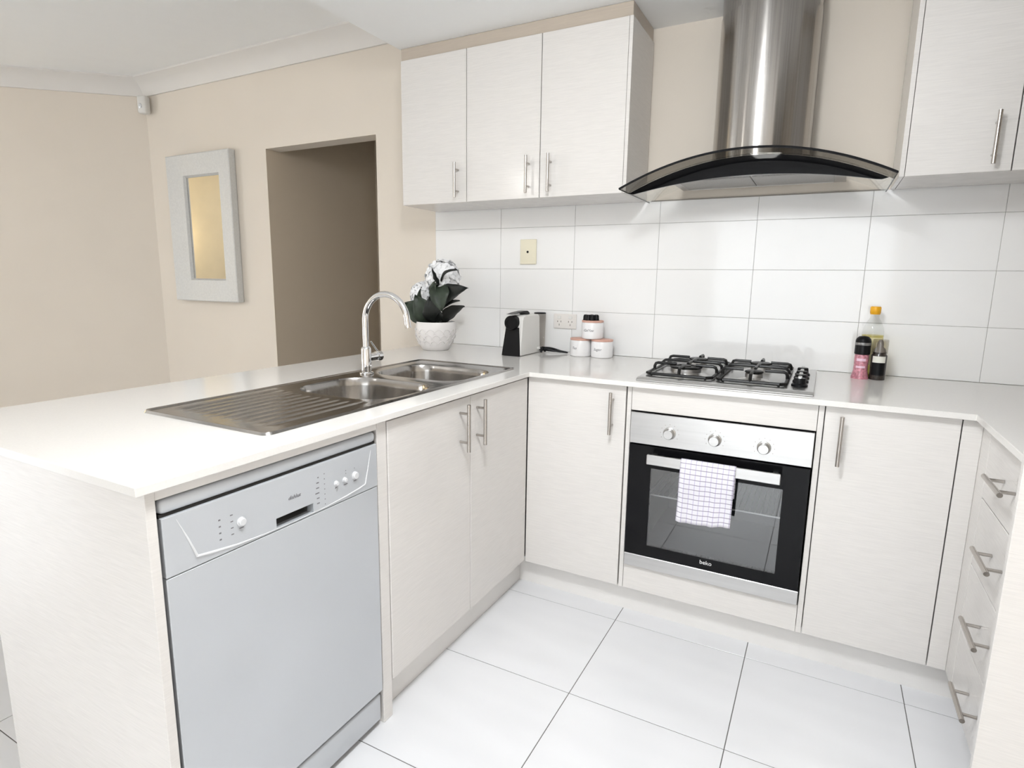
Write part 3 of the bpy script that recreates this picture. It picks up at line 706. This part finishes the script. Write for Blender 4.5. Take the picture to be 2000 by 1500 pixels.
def leaf(base, tip, width, up, curl=.02, m='leaf', tw_=0.0):
    base, tip = Vector(base), Vector(tip); d = tip - base; L = d.length; dn = d.normalized()
    up = Vector(up); side = dn.cross(up).normalized(); nrm = side.cross(dn).normalized()
    bm = bm_new(); n = 14; rows = []
    for k in range(n + 1):
        t = k / n; w = width * (math.sin(PI * min(1, t * .98 + .02) ** .8) ** .8) * (1 - .25 * t)
        c = base + d * t + nrm * (curl * math.sin(PI * t) * 1.5 - curl * t * t)
        wob = .0025 * math.sin(t * 17)
        rows.append([bm.verts.new(c - side * (w + wob * (w / width)) + nrm * .010), bm.verts.new(c - side * w * .5 + nrm * .005), bm.verts.new(c), bm.verts.new(c + side * w * .5 + nrm * .005), bm.verts.new(c + side * (w - wob * (w / width)) + nrm * .010)])
    for a, b in zip(rows, rows[1:]):
        for k in range(4): bm.faces.new((a[k], a[k + 1], b[k + 1], b[k]))
    o = obj('leaf', bm, m, pl, smooth=True)
    s = o.modifiers.new('thick', 'SOLIDIFY'); s.thickness = .0012
    return o
B = pc + Vector((0.0, 0, .14))
V = Vector
st = bm_new()
tube(st, [B + V((.0, 0, -.02)), B + V((.005, 0, .05)), B + V((.012, .01, .12)), B + V((.045, .03, .19))], .0045, 8)
tube(st, [B + V((-.01, 0, -.02)), B + V((-.03, .0, .05)), B + V((-.075, .02, .10))], .004, 8)
obj('stem', st, 'leaf', pl, smooth=True)
leaf(B + V((-.01, -.01, .0)), B + V((-.155, -.05, .095)), .068, (.25, -.85, .45), .015)
leaf(B + V((.0, -.02, .0)), B + V((-.06, -.09, .135)), .066, (.15, -1, .25), .012)
leaf(B + V((.02, -.02, .0)), B + V((.02, -.075, .130)), .056, (.25, -1, .2), .012, 'leaf_dark')
leaf(B + V((.01, -.01, .01)), B + V((.150, -.03, .118)), .034, (-.4, -.8, .5), .02, 'leaf_dark')
leaf(B + V((.04, .0, .11)), B + V((.195, -.02, .175)), .054, (-.2, -.9, .2), .018, 'leaf_dark')
leaf(B + V((.045, -.02, .185)), B + V((.085, -.07, .060)), .056, (.3, -.9, .1), .015)
leaf(B + V((.01, -.01, .12)), B + V((.045, -.05, .21)), .034, (-.3, -.9, 0), .01)
leaf(B + V((.062, -.05, .185)), B + V((.038, -.08, .268)), .012, (.3, -.9, 0), .006, 'leaf_dark')
leaf(B + V((.075, -.05, .20)), B + V((.165, -.07, .262)), .012, (-.5, -.6, .5), .012, 'leaf_dark')
leaf(B + V((-.06, -.03, .06)), B + V((-.04, -.07, .165)), .022, (.1, -1, .1), .008)
leaf(B + V((.0, .03, .0)), B + V((-.08, .10, .09)), .045, (.2, .6, .6), .01, 'leaf_dark')
leaf(B + V((.02, .03, .0)), B + V((.10, .11, .08)), .045, (-.2, .6, .6), .01, 'leaf_dark')
def flower(c, r, n):
    bm = bm_new(); c = Vector(c)
    t = bmesh.new(); bmesh.ops.create_icosphere(t, subdivisions=2, radius=r * .84)
    for v in t.verts: v.co = v.co + c
    add(bm, t)
    for k in range(n):
        z = 1 - 2 * (k + .5) / n; a = k * 2.39996; q = math.sqrt(max(0, 1 - z * z))
        nrm = Vector((q * math.cos(a), q * math.sin(a), z)); s_, w_ = ring_frame(nrm); p = c + nrm * r * random.uniform(.88, 1.02); a0 = random.random() * PI
        for m_ in range(4):
            aa = a0 + m_ * PI / 2; d = s_ * math.cos(aa) + w_ * math.sin(aa); e = s_ * math.cos(aa + PI / 2) + w_ * math.sin(aa + PI / 2); l = r * random.uniform(.26, .34)
            h = random.uniform(.05, .35)
            vs_ = [p, p + d * l * .35 + e * l * .42 + nrm * l * h * .5, p + d * l * .8 + e * l * .40 + nrm * l * h, p + d * l * 1.05 + nrm * l * h * 1.1, p + d * l * .8 - e * l * .40 + nrm * l * h, p + d * l * .35 - e * l * .42 + nrm * l * h * .5]
            bm.faces.new([bm.verts.new(v) for v in vs_])
    return obj('flower_head', bm, 'petal', pl, kind='stuff')
flower(B + V((.020, .035, .222)), .082, 110)
flower(B + V((-.098, .03, .130)), .064, 90)

# coffee machine
cm = thing('coffee_machine', 'white pod coffee machine with black front on the back worktop', 'coffee machine', (-0.278, -0.2, H))
prof = [(-0.300, 0.0), (-0.300, .012), (-0.283, .165), (-0.270, .182), (-0.245, .188), (-0.115, .188), (-0.100, .178), (-0.088, .012), (-0.088, 0)]
obj('casing', prism(bm_new(), [(-0.328, y, H + .002 + z) for y, z in prof], (0.099, 0, 0)), 'white_plastic', cm, bevel=.004)
fp = [(-0.3255, .0), (-0.2305, .0), (-0.2330, .03), (-0.2445, .133), (-0.3125, .133), (-0.323, .03)]
obj('front_plate', prism(bm_new(), [(x, -0.3035 + (z / .133) * .015, H + .001 + z) for x, z in fp], (0, -.005, 0)), 'black', cm)
obj('brew_head', lathe(bm_new(), [(.033, -.02), (.0335, .018), (.031, .022), (.02, .0225), (.0195, .020), (0, .020)], (-0.2785, -0.292, H + .156), 32, 'y'), 'black', cm, smooth=True)
lv = bm_new()
prism(lv, [(-0.298, y, H + z) for y, z in ((-0.325, .196), (-0.27, .203), (-0.20, .208), (-0.165, .2075), (-0.145, .199), (-0.142, .190), (-0.175, .189), (-0.195, .196), (-0.26, .198))], (.036, 0, 0))
obj('lever', lv, 'black', cm, bevel=.002)
obj('water_tank', lathe(bm_new(), [(.024, 0), (.026, .004), (.030, .185), (.028, .187)], (-0.250, -0.052, H + .002), 24), 'smoke', cm, smooth=True)
obj('tank_lid', lathe(bm_new(), [(.030, 0), (.030, .005), (.026, .007)], (-0.250, -0.052, H + .189), 24), 'black', cm, smooth=True)
cd = bm_new()
for k in range(6):
    pts = []
    for q in range(13):
        t = q / 12; x = -0.222 + .135 * t
        pts.append((x, -0.115 + .045 * t + .010 * math.sin(k * 1.1 + t * 2) * math.sin(PI * t), H + .006 + (.022 - .003 * k) * (1 - t) ** .8 * .8 + (k % 3) * .006 * math.sin(PI * min(1, t + .15))))
    tube(cd, pts, .0036, 8)
tube(cd, [(-0.205, -0.128, H + .006), (-0.203, -0.112, H + .028), (-0.200, -0.092, H + .020), (-0.199, -0.095, H + .005)], .006, 8)
obj('cord', cd, 'black', cm, smooth=True, label='bundled black power cord')
obj('cord_tie', tube(bm_new(), [(-0.228, -0.118, H + .022), (-0.216, -0.118, H + .026)], .007, 10), 'white_plastic', cm, smooth=True)

# canisters
def canister(label, x, y, z, word, lidded=True):
    c = thing('canister', label, 'canister', (x, y, z), 'white canisters in a pyramid')
    obj('jar', lathe(bm_new(), [(.047, 0), (.0505, .003), (.0515, .01), (.0515, .074), (.050, .076)], (x, y, z), 36), 'canister', c, smooth=True)
    l = obj('lid', lathe(bm_new(), [(.0495, 0), (.0512, .001), (.0512, .008), (.049, .0095)], (x, y, z + .0762), 36), 'rose', c, smooth=True, label='dusty pink lid')
    for q, ch in enumerate(word):
        a = -PI / 2 - .42 + q * .155
        mt = Matrix.Translation((x + .0517 * math.cos(a), y + .0517 * math.sin(a), z + .040)) @ Matrix.Rotation(a + PI / 2, 4, 'Z') @ Matrix.Rotation(PI / 2, 4, 'X')
        text('letter', ch, 0.017, 'ink', c, mt, shear=.35)
canister('white canister with pink lid, lower left of the pyramid', -0.008, -0.100, H, 'Tea')
canister('white canister with pink lid, lower right of the pyramid', 0.0985, -0.100, H, 'Sugar')
canister('white canister on top of the other two, carrying black pods', 0.048, -0.100, H + .0862, 'Coffee')
zt = H + .0862 * 2
for k, (dx, dy) in enumerate(((-.030, -.012), (-.012, -.022), (.010, -.024), (.026, -.010), (-.004, .004), (.016, .012))):
    o = obj('coffee_pod', lathe(bm_new(), [(.0145, 0), (.0148, .001), (.013, .002), (.0115, .020), (.009, .025), (.006, .026)], (0.045 + dx * .92, -0.100 + dy, zt), 18), 'black', smooth=True)
    tag(o, ('leftmost black coffee pod in the cluster on the top canister', 'black coffee pod second from left, front row on the top canister', 'black coffee pod third from left, front row on the top canister',
            'rightmost black coffee pod in the cluster on the top canister', 'black coffee pod at the back left of the cluster', 'black coffee pod at the back right of the cluster')[k], 'coffee pod', 'coffee pods on the top canister')

# bottles by the hob
ob = thing('oil_bottle', 'clear cooking oil bottle with yellow cap behind the grinders', 'bottle', (1.182, -0.062, H))
obj('bottle', lathe(bm_new(), [(.0, .0), (.034, 0), (.0375, .004), (.0375, .165), (.034, .19), (.024, .215), (.0155, .228), (.0145, .246)], (1.182, -0.062, H), 32, close=False), 'clear', ob, smooth=True)
obj('oil', lathe(bm_new(), [(.0, .002), (.033, .002), (.0362, .005), (.0362, .163), (0, .163)], (1.182, -0.062, H), 32, close=False), 'oil', ob, smooth=True)
obj('cap', lathe(bm_new(), [(.0165, 0), (.017, .004), (.0185, .006), (.0185, .026), (.016, .030)], (1.182, -0.062, H + .242), 24), 'yellow', ob, smooth=True)
lb = bm_new(); prof = [(PI + .9 + k * .11) for k in range(16)]
for a, b in zip(prof, prof[1:]):
    v = [lb.verts.new((1.182 + .0379 * math.cos(t), -0.062 + .0379 * math.sin(t), H + z)) for t, z in ((a, .05), (b, .05), (b, .155), (a, .155))]; lb.faces.new(v)
obj('label', lb, 'label_cream', ob, smooth=True)
def wrap(c, r, a0, a1, z0, z1, n=14):
    bm = bm_new()
    for k in range(n):
        a, b = a0 + (a1 - a0) * k / n, a0 + (a1 - a0) * (k + 1) / n
        bm.faces.new([bm.verts.new((c[0] + r * math.cos(t), c[1] + r * math.sin(t), c[2] + z)) for t, z in ((a, z0), (b, z0), (b, z1), (a, z1))])
    return bm
sc_ = Vector((1.150, -0.135, H))
sg = thing('salt_grinder', 'pink salt grinder with black domed top beside the pepper', 'grinder', sc_)
obj('jar', lathe(bm_new(), [(.030, 0), (.030, .004), (.0245, .03), (.0235, .05), (.0245, .085), (.0235, .092)], sc_, 28), 'pink_salt', sg, smooth=True)
obj('cap', lathe(bm_new(), [(.0235, 0), (.0265, .002), (.0265, .052), (.024, .060), (.016, .068), (0, .071)], sc_ + V((0, 0, .0925)), 28), 'black', sg, smooth=True)
obj('band', lathe(bm_new(), [(.0268, 0), (.0272, .001), (.0272, .009), (.0268, .010)], sc_ + V((0, 0, .128)), 28), 'silver_dark', sg, smooth=True)
for z0, z1 in ((.068, .078), (.042, .050)): obj('label', wrap(sc_, .0252, -2.3, -1.0, z0, z1), 'label_pink', sg, smooth=True)
p2 = Vector((1.207, -0.130, H))
pg = thing('pepper_grinder', 'pepper grinder with clear cap and black and white label', 'grinder', p2)
obj('jar', lathe(bm_new(), [(.026, 0), (.0265, .004), (.0265, .092), (.022, .098), (.022, .104)], p2, 28), 'pepper', pg, smooth=True)
obj('clear_cap', lathe(bm_new(), [(.0262, 0), (.0262, .050), (.025, .054), (0, .055)], p2 + V((0, 0, .0985)), 28, close=False), 'smoke', pg, smooth=True)
obj('mill_head', lathe(bm_new(), [(.020, 0), (.018, .012), (.011, .020), (.010, .036), (.006, .046), (0, .048)], p2 + V((0, 0, .104)), 24), 'slot', pg, smooth=True)
obj('label', wrap(p2, .0268, -2.5, -.75, .066, .090), 'label_white', pg, smooth=True)
obj('label', wrap(p2, .0268, -2.5, -.75, .018, .066), 'black', pg, smooth=True)

# ------------------------------------------------------------------ wall plates, sensor, mirror
o = thing('power_outlet', 'white double power outlet behind the canisters', 'outlet', (-0.133, -0.004, 1.031))
pt_ = obj('plate', box(-0.194, -0.072, -0.009, -0.0012, 1.031, 1.104, bev=.002), 'outlet_plastic', o)
for x in (-0.163, -0.104):
    obj('switch', box(x - .010, x + .010, -0.0125, -0.0088, 1.079, 1.094, bev=.0012), 'white_plastic', pt_)
    s = bm_new(); bx(s, x - .011, x - .007, -0.0094, -0.0085, 1.062, 1.070); bx(s, x + .007, x + .011, -0.0094, -0.0085, 1.062, 1.070); bx(s, x - .0018, x + .0018, -0.0094, -0.0085, 1.045, 1.055)
    obj('socket_slots', s, 'slot', pt_)
o = thing('phone_plate', 'cream wall plate with a small hole above the coffee machine', 'wall plate', (-0.345, -0.004, 1.347))
pp = obj('plate', box(-0.390, -0.300, -0.010, -0.0012, 1.347, 1.470, bev=.002), 'cream_plastic', o)
obj('socket_hole', lathe(bm_new(), [(.006, 0), (.006, .001)], (-0.347, -0.0096, 1.408), 16, 'y'), 'black', pp, smooth=True)
sp = Vector((-3.392, -0.045, 2.452))
o = thing('motion_sensor', 'small white motion sensor in the corner under the cornice', 'sensor', sp)
bm = box(sp.x - .032, sp.x + .032, sp.y - .03, sp.y + .03, sp.z - .06, sp.z + .06, bev=.014, seg=3)
bmesh.ops.rotate(bm, verts=bm.verts[:], cent=sp, matrix=Matrix.Rotation(math.radians(20), 3, 'Z'))
hs = obj('housing', bm, 'white_plastic', o, smooth=True)
obj('lens', lathe(bm_new(), [(.020, 0), (.018, .006), (.010, .010), (0, .012)], (sp.x, sp.y - .026, sp.z - .012), 20, 'y'), 'silver_light', hs, smooth=True)
mr = thing('wall_mirror', 'rectangular wall mirror in a wide silver-white frame', 'mirror', (-2.86, -0.02, 1.09))
mx0, mx1, mz0, mz1 = -3.196, -2.522, 1.09, 2.086; ix0, ix1, iz0, iz1 = -3.003, -2.648, 1.247, 1.934
bm = bm_new()
lay = [((mx0 + .004, mx1 - .004, mz0 + .004, mz1 - .004), YW - .0005), ((mx0, mx1, mz0, mz1), -.006), ((mx0, mx1, mz0, mz1), -.046), ((mx0 + .006, mx1 - .006, mz0 + .006, mz1 - .006), -.050), ((ix0 - .012, ix1 + .012, iz0 - .012, iz1 + .012), -.046), ((ix0, ix1, iz0, iz1), -.030), ((ix0, ix1, iz0, iz1), -.018)]
rg = [[bm.verts.new(v) for v in ((a, y, c), (b, y, c), (b, y, d), (a, y, d))] for (a, b, c, d), y in lay]
for a, b in zip(rg, rg[1:]):
    for k in range(4): bm.faces.new((a[k], a[(k + 1) % 4], b[(k + 1) % 4], b[k]))
obj('frame', bm, 'mirror_frame', mr)
obj('glass', box(ix0 - .002, ix1 + .002, -.026, -.021, iz0 - .002, iz1 + .002), 'mirror', mr)

# added wall lamp, out of view, that makes the warm glow in the mirror
wl = thing('added_wall_lamp', 'added warm wall lamp, unseen, making the glow in the mirror', 'lamp', (WEST + .06, -1.8, 1.75))
obj('bracket', box(WEST + .001, WEST + .02, -1.85, -1.75, 1.68, 1.82, bev=.004), 'silver_dark', wl)
obj('lamp_holder', lathe(bm_new(), [(.03, 0), (.03, .04), (.02, .05)], (WEST + .09, -1.8, 1.655), 20), 'silver_dark', wl, smooth=True)
obj('lamp_arm', tube(bm_new(), [(WEST + .02, -1.8, 1.69), (WEST + .09, -1.8, 1.66)], .008, 10), 'silver_dark', wl, smooth=True)
L = bpy.data.lights.new('mirror_glow_light', 'POINT'); L.energy = 22; L.color = (1.0, .84, .58); L.shadow_soft_size = .04
lo = bpy.data.objects.new('mirror_glow_light', L); lo.location = (WEST + .09, -1.8, 1.77); COL.objects.link(lo)

# ------------------------------------------------------------------ added unseen lamps: kitchen fill above the frame, pendant for a cupboard glint
cl = thing('added_ceiling_light', 'added round ceiling light, unseen, brightening the kitchen', 'lamp', (0.60, -2.00, ZLOW))
obj('lamp_base', lathe(bm_new(), [(.20, -.03), (.20, -.001)], (0.60, -2.00, ZLOW), 36), 'white_plastic', cl, smooth=True)
obj('diffuser', lathe(bm_new(), [(0, -.075), (.08, -.072), (.15, -.058), (.185, -.04), (.19, -.0305)], (0.60, -2.00, ZLOW), 36, close=False), 'white_plastic', cl, smooth=True)
l = bpy.data.lights.new('kitchen_fill_disk', 'AREA'); l.shape = 'DISK'; l.size = .38; l.energy = 19; l.color = (.945, .975, 1)
lo = bpy.data.objects.new('kitchen_fill_disk', l); lo.location = (0.60, -2.00, ZLOW - .08); COL.objects.link(lo)
l = bpy.data.lights.new('kitchen_fill_point', 'POINT'); l.shadow_soft_size = .12; l.energy = 37; l.color = (.945, .975, 1)  # added fill for the upper walls, cupboards and ceiling
lo = bpy.data.objects.new('kitchen_fill_point', l); lo.location = (0.60, -2.00, ZLOW - .21); COL.objects.link(lo)
pd = thing('added_pendant', 'added bare bulb pendant, unseen, for a glint on the cupboard doors', 'lamp', (-2.04, -3.93, 2.25))  # added bulb, placed so the cupboard doors catch a highlight
obj('cord', tube(bm_new(), [(-2.04, -3.93, ZHIGH - .001), (-2.04, -3.93, 2.38)], .004, 8), 'black', pd, smooth=True)
obj('lamp_cap', lathe(bm_new(), [(.03, 0), (.03, .03), (.012, .05)], (-2.04, -3.93, 2.38), 20), 'black', pd, smooth=True)
l = bpy.data.lights.new('cupboard_glint_light', 'POINT'); l.energy = 14; l.color = (1, .97, .92); l.shadow_soft_size = .06
lo = bpy.data.objects.new('cupboard_glint_light', l); lo.location = (-2.04, -3.93, 2.31); COL.objects.link(lo)
